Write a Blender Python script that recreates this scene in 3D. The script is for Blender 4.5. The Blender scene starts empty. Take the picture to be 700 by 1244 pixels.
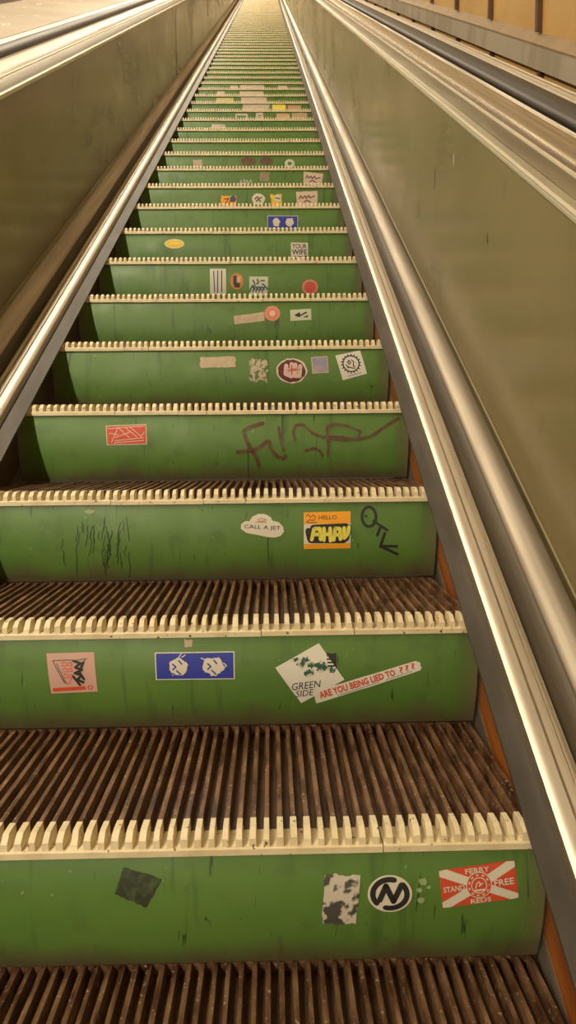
import bpy, bmesh, math, random
from mathutils import Vector, Matrix
random.seed(7)
S = bpy.context.scene
COL = S.collection
PI = math.pi

# ------------------------------------------------------------------ geometry of the stair
RUN = .4
RISE = RUN * math.tan(math.radians(30))
DIR = Vector((0, math.cos(PI/6), .5))            # up along the escalator
NRM = Vector((0, -.5, math.cos(PI/6)))           # square to the escalator's slope
CAM = (0.2, -1.10703, 0.63247)
PITCH, YAW, ROLL, FPX = -0.101365, -0.020824, -0.009858, 932.569
N_TOP = 70

# ------------------------------------------------------------------ camera
def make_camera():
    cp, sp, cy, sy, cr, sr = (math.cos(PITCH), math.sin(PITCH), math.cos(YAW), math.sin(YAW), math.cos(ROLL), math.sin(ROLL))
    f = Vector((-sy*cp, cy*cp, sp)); r0 = Vector((cy, sy, 0)); u0 = r0.cross(f)
    r = cr*r0 + sr*u0; u = -sr*r0 + cr*u0
    cd = bpy.data.cameras.new('camera'); co = bpy.data.objects.new('camera', cd); COL.objects.link(co)
    m = Matrix((r, u, -f)).transposed().to_4x4(); m.translation = Vector(CAM)
    co.matrix_world = m
    cd.sensor_fit = 'HORIZONTAL'; cd.sensor_width = 36; cd.lens = FPX/700*36
    cd.clip_start = .02; cd.clip_end = 200
    S.camera = co
make_camera()

# ------------------------------------------------------------------ world, lamps, exposure
w = bpy.data.worlds.new('world'); S.world = w; w.use_nodes = True
w.node_tree.nodes['Background'].inputs[0].default_value = (1.0, .80, .52, 1)
w.node_tree.nodes['Background'].inputs[1].default_value = .05
S.view_settings.view_transform = 'Standard'; S.view_settings.look = 'None'
S.view_settings.gamma = 1; S.view_settings.use_curve_mapping = False
S.view_settings.exposure = 0.22

KEY_W, WASH_W = 36, 10
def lamp(name, x, v, t, wid, length, watts, color=(1, .87, .66), tilt=0):
    ld = bpy.data.lights.new(name, 'AREA'); ld.shape = 'RECTANGLE'
    ld.size = wid; ld.size_y = length; ld.energy = watts; ld.color = color
    o = bpy.data.objects.new(name, ld); COL.objects.link(o)
    p = Vector((x, 0, 0)) + DIR*t + NRM*v
    c, s = math.cos(math.radians(tilt)), math.sin(math.radians(tilt)); X = Vector((1, 0, 0))
    m = Matrix((X*c + NRM*s, DIR, NRM*c - X*s)).transposed().to_4x4(); m.translation = p
    o.matrix_world = m
for i in range(18):
    t = -5.8 + i*2.3
    lamp('tube_lamp', -.952, 2.25, t, .06, 1.5, KEY_W*(1 + .05*max(0, t-8)))
    lamp('wall_fill', .80, 2.40, t, .12, 1.5, WASH_W*(1 + .05*max(0, t-8)), tilt=76)  # unseen fill row, added to brighten the right wall

# ------------------------------------------------------------------ materials
def mat(name, c1, c2=None, rough=.6, metal=0, scale=6, stretch=(1, 1, 1), rot=0, detail=4, lo=.35, hi=.65,
        bump=0, bscale=None, rvar=0, speck=None, speck_scale=60, speck_lo=.68, speck_hi=.74, rand=False, spec=.5, coat=0):
    m = bpy.data.materials.new(name); m.use_nodes = True
    nt = m.node_tree; N = nt.nodes; L = nt.links; b = N['Principled BSDF']
    b.inputs['Roughness'].default_value = rough; b.inputs['Metallic'].default_value = metal
    b.inputs['Specular IOR Level'].default_value = spec
    if coat: b.inputs['Coat Weight'].default_value = coat; b.inputs['Coat Roughness'].default_value = .15
    b.inputs['Base Color'].default_value = (*c1, 1)
    if c2 is None and not bump and not speck: return m
    tc = N.new('ShaderNodeTexCoord'); mp = N.new('ShaderNodeMapping'); L.new(tc.outputs['Object'], mp.inputs[0])
    mp0 = N.new('ShaderNodeMapping'); L.new(tc.outputs['Object'], mp0.inputs[0]); mp0.inputs['Rotation'].default_value = (rot, 0, 0)
    L.new(mp0.outputs[0], mp.inputs[0]); mp.inputs['Scale'].default_value = stretch
    vec = mp.outputs[0]; vec0 = mp0.outputs[0]
    if rand:
        oi = N.new('ShaderNodeObjectInfo'); mm = N.new('ShaderNodeMath'); mm.operation = 'MULTIPLY'; mm.inputs[1].default_value = 37
        L.new(oi.outputs['Random'], mm.inputs[0])
        a = N.new('ShaderNodeVectorMath'); L.new(vec, a.inputs[0]); L.new(mm.outputs[0], a.inputs[1]); vec = a.outputs[0]
        a = N.new('ShaderNodeVectorMath'); L.new(vec0, a.inputs[0]); L.new(mm.outputs[0], a.inputs[1]); vec0 = a.outputs[0]
    nz = N.new('ShaderNodeTexNoise'); nz.inputs['Scale'].default_value = scale; nz.inputs['Detail'].default_value = detail
    L.new(vec, nz.inputs['Vector'])
    col = None
    if c2 is not None:
        rp = N.new('ShaderNodeValToRGB'); rp.color_ramp.elements[0].position = lo; rp.color_ramp.elements[1].position = hi
        rp.color_ramp.elements[0].color = (*c1, 1); rp.color_ramp.elements[1].color = (*c2, 1)
        L.new(nz.outputs['Fac'], rp.inputs[0]); col = rp.outputs[0]; L.new(col, b.inputs['Base Color'])
    if speck is not None:
        n2 = N.new('ShaderNodeTexNoise'); n2.inputs['Scale'].default_value = speck_scale; n2.inputs['Detail'].default_value = 5
        L.new(vec0, n2.inputs['Vector'])
        mr = N.new('ShaderNodeMapRange'); mr.inputs[1].default_value = speck_lo; mr.inputs[2].default_value = speck_hi
        L.new(n2.outputs['Fac'], mr.inputs[0])
        mx = N.new('ShaderNodeMix'); mx.data_type = 'RGBA'; L.new(mr.outputs[0], mx.inputs[0])
        if col: L.new(col, mx.inputs[6])
        else: mx.inputs[6].default_value = (*c1, 1)
        mx.inputs[7].default_value = (*speck, 1); col = mx.outputs[2]; L.new(col, b.inputs['Base Color'])
    if rvar:
        mr = N.new('ShaderNodeMapRange'); mr.inputs[3].default_value = rough - rvar; mr.inputs[4].default_value = rough + rvar
        mr.inputs[1].default_value = .3; mr.inputs[2].default_value = .7
        L.new(nz.outputs['Fac'], mr.inputs[0]); L.new(mr.outputs[0], b.inputs['Roughness'])
    if bump:
        bp = N.new('ShaderNodeBump'); bp.inputs['Strength'].default_value = bump; bp.inputs['Distance'].default_value = .004
        if bscale:
            n3 = N.new('ShaderNodeTexNoise'); n3.inputs['Scale'].default_value = bscale; L.new(vec, n3.inputs['Vector']); L.new(n3.outputs['Fac'], bp.inputs['Height'])
        else: L.new(nz.outputs['Fac'], bp.inputs['Height'])
        L.new(bp.outputs[0], b.inputs['Normal'])
    return m

ALONG = -PI/6     # turns object space so that y runs up the slope
M = {}
M['cleat'] = mat('worn_brown_wood', (.055, .021, .010), (.25, .135, .068), rough=.42, scale=12, stretch=(6, 1.1, 3), detail=8, lo=.34, hi=.72,
                 bump=.35, rvar=.12, speck=(.38, .27, .17), speck_scale=130, speck_lo=.60, speck_hi=.70, rand=True, spec=.45)
M['groove'] = mat('grimy_groove_wood', (.075, .032, .016), (.13, .06, .03), rough=.6, scale=14, stretch=(3, 1, 1), rand=True)
M['cream'] = mat('chipped_cream_paint', (.72, .62, .40), (.60, .48, .28), rough=.5, scale=25, lo=.45, hi=.75, bump=.3,
                 speck=(.13, .07, .035), speck_scale=90, speck_lo=.665, speck_hi=.70, rand=True)
M['metal'] = mat('brushed_metal', (.60, .54, .44), (.53, .47, .38), rough=.39, metal=1, scale=5, stretch=(22, .12, 22), rot=ALONG, bump=.006, rvar=.05, lo=.3, hi=.7)
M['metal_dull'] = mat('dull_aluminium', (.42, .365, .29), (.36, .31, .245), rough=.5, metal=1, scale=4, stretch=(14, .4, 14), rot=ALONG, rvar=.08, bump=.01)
M['plate'] = mat('worn_bright_plate', (.64, .57, .47), (.44, .38, .30), rough=.24, metal=1, scale=4, stretch=(16, .10, 16), rot=ALONG, bump=.01, rvar=.06, lo=.35, hi=.6)
M['valley'] = mat('dark_dull_metal', (.10, .078, .05), (.06, .045, .028), rough=.5, metal=.4, scale=4, stretch=(12, .4, 12), rot=ALONG)  # channel metal, darker and duller than the mouldings beside it
M['metal_olive'] = mat('olive_bead_metal', (.27, .225, .13), (.19, .155, .085), rough=.36, metal=.9, scale=4, stretch=(10, .5, 10), rot=ALONG)
M['metal_edge'] = mat('polished_bead', (.80, .74, .60), rough=.3, metal=.45)
M['strip'] = mat('grey_worn_strip', (.095, .083, .068), (.05, .042, .033), rough=.55, metal=.2, scale=5, stretch=(4, .8, 4), rot=ALONG, lo=.3, hi=.7)
M['panel'] = mat('khaki_laminate', (.25, .20, .095), (.205, .168, .08), rough=.24, scale=2.2, stretch=(1, .7, 1.3), rot=ALONG, bump=.12, bscale=7, rvar=.05,
                 speck=(.13, .10, .05), speck_scale=5, speck_lo=.66, speck_hi=.9)
M['skirt_orange'] = mat('orange_varnished_wood', (.40, .125, .022), (.20, .055, .014), rough=.35, scale=4, stretch=(8, .7, 8), rot=ALONG, lo=.35, hi=.7)
M['skirt_grey'] = mat('scuffed_skirt_metal', (.22, .18, .13), (.10, .075, .05), rough=.5, scale=8, stretch=(1, .4, 3), rot=ALONG)
M['rubber'] = mat('black_handrail_rubber', (.024, .018, .010), (.038, .030, .018), rough=.5, scale=6, stretch=(3, .3, 3), rot=ALONG, spec=.6)
M['ochre'] = mat('ochre_wall_panel', (.66, .42, .14), (.56, .35, .12), rough=.5, scale=2.5, detail=6)
M['batten'] = mat('brown_batten', (.13, .065, .03), (.09, .045, .02), rough=.5, scale=8)
M['ledge_top'] = mat('tan_ledge_top', (.34, .23, .12), (.28, .19, .10), rough=.5, scale=4)
M['ledge_face'] = mat('grey_ledge_face', (.52, .46, .36), (.42, .37, .28), rough=.4, metal=.1, scale=2.2, stretch=(1, 1.4, .2), rot=ALONG, lo=.45, hi=.55)
M['deck'] = mat('beige_centre_deck', (.36, .30, .225), (.31, .255, .185), rough=.5, scale=3, speck=(.62, .56, .46), speck_scale=9, speck_lo=.66, speck_hi=.69)
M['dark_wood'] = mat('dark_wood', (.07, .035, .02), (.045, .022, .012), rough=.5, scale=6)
M['plaster'] = mat('cream_plaster', (.62, .52, .36), (.56, .46, .31), rough=.8, scale=3)
M['floor'] = mat('dark_floor', (.06, .045, .03), (.04, .03, .02), rough=.8, scale=5)

def riser_material():
    m = bpy.data.materials.new('scratched_green_paint'); m.use_nodes = True
    nt = m.node_tree; N = nt.nodes; L = nt.links; b = N['Principled BSDF']
    tc = N.new('ShaderNodeTexCoord'); oi = N.new('ShaderNodeObjectInfo')
    mu = N.new('ShaderNodeMath'); mu.operation = 'MULTIPLY'; mu.inputs[1].default_value = 53; L.new(oi.outputs['Random'], mu.inputs[0])
    add = N.new('ShaderNodeVectorMath'); L.new(tc.outputs['Object'], add.inputs[0]); L.new(mu.outputs[0], add.inputs[1])
    def noise(scale, stretch=(1, 1, 1), detail=5, dist=0):
        mp = N.new('ShaderNodeMapping'); mp.inputs['Scale'].default_value = stretch; L.new(add.outputs[0], mp.inputs[0])
        n = N.new('ShaderNodeTexNoise'); n.inputs['Scale'].default_value = scale; n.inputs['Detail'].default_value = detail; n.inputs['Distortion'].default_value = dist
        L.new(mp.outputs[0], n.inputs['Vector']); return n.outputs['Fac']
    def rng(src, a, c, lo=0, hi=1):
        r = N.new('ShaderNodeMapRange'); r.inputs[1].default_value = a; r.inputs[2].default_value = c
        r.inputs[3].default_value = lo; r.inputs[4].default_value = hi; L.new(src, r.inputs[0]); return r.outputs[0]
    def mixc(fac, a, c):
        x = N.new('ShaderNodeMix'); x.data_type = 'RGBA'
        if isinstance(fac, float): x.inputs[0].default_value = fac
        else: L.new(fac, x.inputs[0])
        for i, s in ((6, a), (7, c)):
            if isinstance(s, tuple): x.inputs[i].default_value = (*s, 1)
            else: L.new(s, x.inputs[i])
        return x.outputs[2]
    def math2(op, a, c):
        x = N.new('ShaderNodeMath'); x.operation = op
        for i, s in ((0, a), (1, c)):
            if isinstance(s, (int, float)): x.inputs[i].default_value = s
            else: L.new(s, x.inputs[i])
        return x.outputs[0]
    c = mixc(rng(noise(3.5, (1, 1, 1.5)), .35, .65), (.088, .190, .034), (.112, .222, .040))
    c = mixc(rng(noise(16, (1, 1, 1), 8), .55, .75, 0, .5), c, (.06, .10, .025))
    # long vertical runs and knife scratches
    c = mixc(rng(noise(9, (4, 1, .45), 6), .60, .72, 0, .55), c, (.045, .085, .022))
    c = mixc(rng(noise(30, (2.2, 1, .25), 3, 1.2), .675, .72, 0, .75), c, (.02, .035, .012))
    c = mixc(rng(noise(70, (1, 1, 1), 2), .74, .77, 0, .6), c, (.35, .40, .22))
    sep = N.new('ShaderNodeSeparateXYZ'); L.new(tc.outputs['Object'], sep.inputs[0])
    # grime rubbed in along the foot and worn ends
    nfoot = noise(7, (1.5, 1, .6), 6)
    foot = rng(math2('ADD', sep.outputs[2], math2('MULTIPLY', nfoot, -.075)), -.182, -.228, 0, .9)
    c = mixc(foot, c, (.11, .085, .045))
    end = rng(math2('ADD', math2('ABSOLUTE', math2('SUBTRACT', sep.outputs[0], .0285), 0), math2('MULTIPLY', noise(9, (1, 1, .8), 6), .05)), .562, .612, 0, .9)
    c = mixc(end, c, (.16, .13, .075))
    L.new(c, b.inputs['Base Color'])
    L.new(rng(noise(12), .3, .7, .34, .5), b.inputs['Roughness'])
    bp = N.new('ShaderNodeBump'); bp.inputs['Strength'].default_value = .18; bp.inputs['Distance'].default_value = .004
    L.new(noise(14, (1.5, 1, .5)), bp.inputs['Height']); L.new(bp.outputs[0], b.inputs['Normal'])
    return m
M['green'] = riser_material()

# ------------------------------------------------------------------ helpers
def tag(o, label=None, cat=None, group=None, kind=None):
    if label: o['label'] = label
    if cat: o['category'] = cat
    if group: o['group'] = group
    if kind: o['kind'] = kind
    return o
def link(name, me, parent=None, loc=(0, 0, 0)):
    o = bpy.data.objects.new(name, me); COL.objects.link(o); o.location = loc
    if parent: o.parent = parent
    return o
def empty(name, loc=(0, 0, 0), parent=None):
    o = bpy.data.objects.new(name, None); COL.objects.link(o); o.location = loc; o.empty_display_size = .1
    if parent: o.parent = parent
    return o
def mesh_from(name, verts, faces, mats, mi=None, smooth=False, angle=30):
    me = bpy.data.meshes.new(name); me.from_pydata([tuple(v) for v in verts], [], faces)
    for m in mats: me.materials.append(m)
    if mi: me.polygons.foreach_set('material_index', mi)
    if smooth:
        me.polygons.foreach_set('use_smooth', [True]*len(me.polygons)); me.set_sharp_from_angle(angle=math.radians(angle))
    me.update(); return me
def fix_normals(me):
    bm = bmesh.new(); bm.from_mesh(me); bmesh.ops.recalc_face_normals(bm, faces=bm.faces); bm.to_mesh(me); bm.free(); return me

CV = 1.10125; CX = .2
XR, XL = .566, -.508
T0, T1 = -6.5, 33.5
def pt(x, v, t): return Vector((x, 0, 0)) + NRM*v + DIR*t
def extrude(name, prof, material, parent=None, t0=T0, t1=T1, closed=True, smooth=True, angle=35):
    """prof: list of (x, v) in the plane square to the slope, run along the slope as one solid"""
    n = len(prof); origin = pt(0, 0, 0)
    vs = [pt(x, v, t) for t in (t0, t1) for x, v in prof]
    fs = [(i, (i+1) % n, n+(i+1) % n, n+i) for i in range(n if closed else n-1)]
    if closed: fs += [tuple(range(n))[::-1], tuple(range(n, 2*n))]
    me = mesh_from(name, vs, fs, [material], smooth=smooth, angle=angle)
    if closed: fix_normals(me)
    return link(name, me, parent)
def side(s, pts):
    """(outward distance a, drop below the lens D) -> (x, v) for side s"""
    return [((XR + a) if s > 0 else (XL - a), CV - D) for a, D in pts]
def thick(pts, d):
    """a moulding's upper outline closed with the same outline set d lower"""
    return pts + [(a, D + d) for a, D in pts[::-1]]

# ------------------------------------------------------------------ the setting
WX = 1.80
def cst(name, prof, m, **k): return tag(extrude(name, prof, m, smooth=False, **k), kind='structure')
wr = cst('wall_right', [(WX, -.45), (WX, 1.5), (WX+.12, 1.5), (WX+.12, -.45)], M['ochre'])
cst('trim_1', [(WX, CV-.516), (WX-.05, CV-.516), (WX-.05, CV-.397), (WX, CV-.354)], M['ledge_face'])
cst('trim_2', [(WX-.054, CV-.401), (WX-.054, CV-.393), (WX-.001, CV-.348), (WX-.001, CV-.356)], M['ledge_top'])
def batten(y, z0, z1):
    # a batten stands plumb, between two heights above the slope
    h = .022; d = .03
    zc = y*math.tan(PI/6)
    vs = [(x, yy, (yy*math.tan(PI/6)) + zz) for x in (WX-d, WX+.01) for yy in (y-h, y+h) for zz in (z0, z1)]
    fs = [(0, 1, 3, 2), (4, 6, 7, 5), (0, 4, 5, 1), (2, 3, 7, 6), (0, 2, 6, 4), (1, 5, 7, 3)]
    o = link('batten', fix_normals(mesh_from('batten', vs, fs, [M['batten']])), wr); return o
C30 = math.cos(PI/6)
for i in range(30):
    y = 1.0 + i*1.02
    batten(y + .55, (CV-.345)/C30, 1.45/C30)
    batten(y + .50, -.3/C30, (CV-.516)/C30)
wl = cst('wall_left', [(-1.80, .7), (-1.80, 1.5), (-1.9, 1.5), (-1.9, .7)], M['dark_wood'])
cst('floor', [(1.0, -.45), (WX+.12, -.45), (WX+.12, -.55), (1.0, -.55)], M['floor'])
arc = [(.01 + 1.85*math.cos(a), 1.45 + 1.15*math.sin(a)) for a in [PI*i/20 for i in range(21)]]
arc2 = [(.01 + 1.98*math.cos(a), 1.45 + 1.28*math.sin(a)) for a in [PI*i/20 for i in range(21)]]
cst('ceiling', arc + arc2[::-1], M['plaster'])

# ------------------------------------------------------------------ balustrades
def balustrade(s):
    root = empty('balustrade', pt(XR if s > 0 else XL, 0, 0))
    def ex(name, pts, m, label=None, **k):
        o = extrude(name, side(s, pts), m, None, **k)
        o.parent = root; o.matrix_parent_inverse = Matrix.Translation(-root.location)
        if label: o['label'] = label
        return o
    sk = .054 if s > 0 else .052
    ex('skirt_panel', [(sk, 1.078), (sk, 1.245), (sk+.012, 1.245), (sk+.012, 1.078)], M['skirt_orange'] if s > 0 else M['dark_wood'], 'orange-brown varnished wooden skirt board' if s > 0 else 'wooden skirt board coloured dark for its shadow')  # left board's shadow is put into its colour by the dark wood
    ex('skirt_rail', [(sk-.001, 1.246), (sk-.001, 1.45), (sk+.012, 1.45), (sk+.012, 1.246)], M['skirt_grey'], 'scuffed grey lower skirt')
    ex('cover_strip', [(.016 if s > 0 else .003, 1.071), (.060, 1.071), (.060, 1.077), (.016 if s > 0 else .003, 1.077)], M['strip'], 'flat dark grey strip')
    ex('edge_moulding', thick([(.053, 1.071), (.053, 1.053), (.055, 1.0485), (.062, 1.0443), (.072, 1.0415), (.080, 1.0400), (.082, 1.043), (.084, 1.0385), (.094, 1.0355), (.0975, 1.0360), (.098, 1.041)], .03), M['metal'], 'bright polished metal edge')
    ex('groove_lip', thick([(.0985, 1.032), (.101, 1.024), (.105, 1.024), (.107, 1.032)], .02), M['metal'])
    ex('valley', thick([(.107, 1.030), (.112, 1.034), (.124, 1.036), (.138, 1.033), (.150, 1.026)], .02), M['valley'], 'dark dull channel')
    ex('cove_moulding', thick([(.149, 1.030), (.153, 1.022), (.161, 1.0165), (.172, 1.009), (.182, 1.000), (.190, .989), (.194, .980), (.196, .974)], .03), M['metal_dull'])
    ex('bead', thick([(.194, .972), (.197, .966), (.201, .964)], .02), M['metal_olive'], 'narrow brown bead under the panel')
    ex('side_panel', [(.202, .98), (.2, .377), (.23, .377), (.23, .98)], M['panel'], 'glossy khaki laminate panel', angle=20)
    ex('panel_bead', thick([(.192, .384), (.191, .377), (.196, .373), (.200, .374)], .006), M['metal_edge'], 'thin shiny bead')
    ex('inner_capping', thick([(.199, .375), (.208, .366), (.214, .368), (.226, .357), (.237, .349)], .02), M['metal_olive'], 'olive bevelled capping')
    ex('capping_bead', thick([(.237, .349), (.239, .344), (.243, .343)], .02), M['metal_edge'])
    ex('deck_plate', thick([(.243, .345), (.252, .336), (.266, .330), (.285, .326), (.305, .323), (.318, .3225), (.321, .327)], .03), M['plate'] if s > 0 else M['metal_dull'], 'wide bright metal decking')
    ex('guide_lip', thick([(.3215, .326), (.325, .3215), (.328, .3225), (.331, .327), (.335, .3215), (.340, .3225), (.345, .327), (.346, .330)], .03), M['metal_dull'], 'ridged lip along the handrail')
    ex('handrail_guide', [(.346, .332), (.436, .332), (.436, .36), (.346, .36)], M['rubber'])
    ex('outer_deck', thick([(.436, .330), (.438, .312), (.445, .304), (.452, .302), (.458, .306), (.464, .300), (.472, .299), (.477, .304), (.484, .299), (.494, .301), (.500, .312)], .03), M['metal'], 'ridged bright outer decking')
    ex('outer_panel', [(.49, .32), (.50, .32), (.50, 1.5), (.49, 1.5)], M['panel'])
    return root
br = tag(balustrade(1), 'khaki panelled escalator balustrade with bright metal edging on the right side', 'balustrade', 'escalator balustrades')
bl = tag(balustrade(-1), 'khaki panelled escalator balustrade with a shadowed brown moulding on the left side', 'balustrade', 'escalator balustrades')
def handrail(s):
    c = .391; R = .041
    pr = []
    for i in range(25):
        a = PI*(-.12) + PI*1.24*i/24
        pr.append((c + R*math.cos(a)*(1 if abs(math.cos(a)) < .9 else 1), .318 - .026*math.sin(a)))
    pr += [(c-.022, .331), (c+.022, .331)]
    o = extrude('handrail', side(s, pr), M['rubber'], angle=50)
    return o
tag(handrail(1), 'black rubber handrail running up the right balustrade', 'handrail', 'escalator handrails')
tag(handrail(-1), 'black rubber handrail running up the left balustrade', 'handrail', 'escalator handrails')
# centre deck beside the left balustrade
cd = extrude('centre_deck', [(XL-.502, CV-.300), (-1.50, CV-.242), (-1.50, CV-.275), (XL-.502, CV-.33)], M['deck'], smooth=False)
tag(cd, 'pale beige deck beyond the left handrail with faint white scrawls', 'deck')
def deck_point(x, t): return pt(x, .8015 + (-1.01 - x)/.49*.058, t)
M['chalk'] = mat('white_chalk', (.70, .66, .56), rough=.7)
for x0, t0, shape in ((-1.358, 5.699, [(-.5, 0), (0, .5), (.5, .1), (.1, -.4), (-.3, -.1), (.2, .2)]), (-1.283, 6.046, [(-.3, .4), (.3, .1), (-.2, -.3), (.3, -.5)]), (-1.227, 6.483, [(0, .5), (.1, 0), (-.1, -.4), (.3, -.5)]), (-1.153, 4.103, [(-.5, 0), (0, .5), (.5, .1), (.1, -.4), (-.3, -.1), (.2, .2)])):
    V, F = [], []
    pts = [(x0 + a*.030, t0 + c*.16) for a, c in shape]
    for i, (x, tt) in enumerate(pts):
        for dx in (-.003, .003): V.append(deck_point(x + dx, tt) + NRM*.0012); V.append(deck_point(x + dx, tt) + NRM*.0002)
    for i in range(len(pts)-1):
        j = i*4; F += [(j, j+2, j+6, j+4), (j+1, j+5, j+7, j+3), (j, j+4, j+5, j+1), (j+2, j+3, j+7, j+6)]
    link('chalk_scrawl', mesh_from('chalk_scrawl', V, F, [M['chalk']]), cd)
cb = extrude('outer_deck', [(-1.50, CV-.262), (-1.78, CV-.235), (-1.78, CV-.28), (-1.50, CV-.285)], M['dark_wood'], smooth=False)
tag(cb, 'dark brown strip beyond the pale deck at the top left corner', 'deck')
# paint scuffs on the right panel
def scuff(name, y, v, w, h, m, lab):
    me = bpy.data.meshes.new(name); bm = bmesh.new()
    n = 9; ring = []
    for i in range(n):
        a = 2*PI*i/n; r = 1 + random.uniform(-.2, .2)
        ring.append(bm.verts.new((0, w*math.cos(a)*r, h*math.sin(a)*r)))
    f = bm.faces.new(ring); e = bmesh.ops.extrude_face_region(bm, geom=[f]); 
    for g in e['geom']:
        if isinstance(g, bmesh.types.BMVert): g.co.x -= .0006
    bmesh.ops.recalc_face_normals(bm, faces=bm.faces); bm.to_mesh(me); bm.free(); me.materials.append(m)
    o = link(name, me, None, Vector((XR+.2009, y, v))); o.parent = br; o.matrix_parent_inverse = Matrix.Translation(-br.location); o['label'] = lab
M['white_scuff'] = mat('white_scuff', (.75, .68, .5), rough=.5)
M['dark_scuff'] = mat('dark_scuff', (.08, .055, .03), rough=.5)
for s, r_, y in ((1, br, 7.855), (1, br, 14.925), (-1, bl, 7.070)):
    x = (XR + .2) if s > 0 else (XL - .2)
    zb, zt = (CV-.966)/C30 + y*math.tan(PI/6), (CV-.384)/C30 + y*math.tan(PI/6)
    vs = [(x - s*e, yy, zz) for e in (.0012, -.002) for yy in (y-.006, y+.006) for zz in (zb, zt)]
    o = link('panel_seam', fix_normals(mesh_from('panel_seam', vs, [(0, 1, 3, 2), (4, 6, 7, 5), (0, 4, 5, 1), (2, 3, 7, 6), (0, 2, 6, 4), (1, 5, 7, 3)], [M['metal_dull']])), r_)
    o.matrix_parent_inverse = Matrix.Translation(-r_.location)
scuff('paint_scuff', 1.3199, 1.4598, 0.004, 0.022, M['white_scuff'], 'small white paint scuff')
scuff('stain', 1.5943, 1.4943, 0.005, 0.035, M['dark_scuff'], 'short dark stain')
scuff('stain', 0.9326, 1.1288, 0.005, 0.014, M['dark_scuff'], 'small dark spot')

# ------------------------------------------------------------------ steps
SX0, SX1 = -.553, .612
NC = 56; PITCH_C = (SX1 - SX0)/NC
def prof(z):
    t = min(max(-z/.2, 0), 1.1); return .004 - .045*t*(1-t) + .026*t*t
def add_prism(V, F, prof_yz, x0, x1, MI=None, mi=0, taper=0):
    n = len(prof_yz); b = len(V)
    for x, sgn in ((x0, 1), (x1, -1)):
        for y, z in prof_yz: V.append((x + sgn*taper*max(0, (z-.011))/.022, y, z))
    for i in range(n): F.append((b+i, b+(i+1) % n, b+n+(i+1) % n, b+n+i))
    F.append(tuple(b+i for i in range(n))[::-1]); F.append(tuple(b+n+i for i in range(n)))
    if MI is not None: MI += [mi]*(n+2)
BACK = RUN + .045
def tread_mesh(seed):
    rnd = random.Random(seed); V, F, MI = [], [], []
    add_prism(V, F, [(.006, -.012), (.006, .0105), (BACK, .0105), (BACK, -.012)], SX0, SX1, MI, 1)
    add_prism(V, F, [(BACK-.012, .010), (BACK-.012, .0315), (BACK, .0315), (BACK, .010)], SX0, SX1, MI, 0)
    for i in range(NC):
        xc = SX0 + (i+.5)*PITCH_C; h = .0325 + rnd.uniform(-.0016, .0006); wd = .0059 + rnd.uniform(-.0006, .0003)
        add_prism(V, F, [(.0455, .010), (.0455, h), (BACK-.003, h), (BACK, h-.003), (BACK, .010)], xc-wd, xc+wd, MI, 0, .0022)
    return fix_normals(mesh_from('tread', V, F, [M['cleat'], M['groove']], MI))
def nosing_mesh(seed):
    rnd = random.Random(seed*3+1); V, F = [], []
    cuts = sorted(rnd.sample(range(8, NC-6), 3)); cuts = [0] + cuts + [NC]
    for a, b in zip(cuts[:-1], cuts[1:]):
        dz = rnd.uniform(-.0008, .0008)
        add_prism(V, F, [(-.005, dz), (-.005, .0095+dz), (-.003, .0115+dz), (.05, .0115+dz), (.05, dz)], SX0 + a*PITCH_C + .0008, SX0 + b*PITCH_C - .0008)
    for i in range(NC):
        xc = SX0 + (i+.5)*PITCH_C; wd = .0055 + rnd.uniform(-.0006, .0006)
        c = rnd.uniform(-.002, .002); worn = .004 if rnd.random() < .12 else 0
        add_prism(V, F, [(-.002+worn*.5, .0105), (-.001+worn, .0235+c-worn), (.004+worn, .0275+c-worn), (.015+c+worn, .0335), (.0455+c, .0335), (.0455+c, .0105)], xc-wd, xc+wd, None, 0, .0010)
    return fix_normals(mesh_from('nosing', V, F, [M['cream']]))
def riser_mesh():
    zs = [0 - i*(RISE-.036)/18 for i in range(19)]
    pr = [(prof(z), z) for z in zs]
    poly = pr + [(prof(z) + .018, z) for z in zs[::-1]]
    V, F = [], []; xs = [SX0] + [SX0 + (SX1-SX0)*i/6 for i in range(1, 6)] + [SX1]
    n = len(poly)
    for x in xs:
        for y, z in poly: V.append((x, y, z))
    for j in range(len(xs)-1):
        for i in range(n): F.append((j*n+i, j*n+(i+1) % n, (j+1)*n+(i+1) % n, (j+1)*n+i))
    F.append(tuple(range(n))[::-1]); F.append(tuple((len(xs)-1)*n + i for i in range(n)))
    return fix_normals(mesh_from('riser', V, F, [M['green']], smooth=True, angle=40))
TM = [tread_mesh(i) for i in range(3)]; NM = [nosing_mesh(i) for i in range(4)]; RM = riser_mesh()
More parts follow.
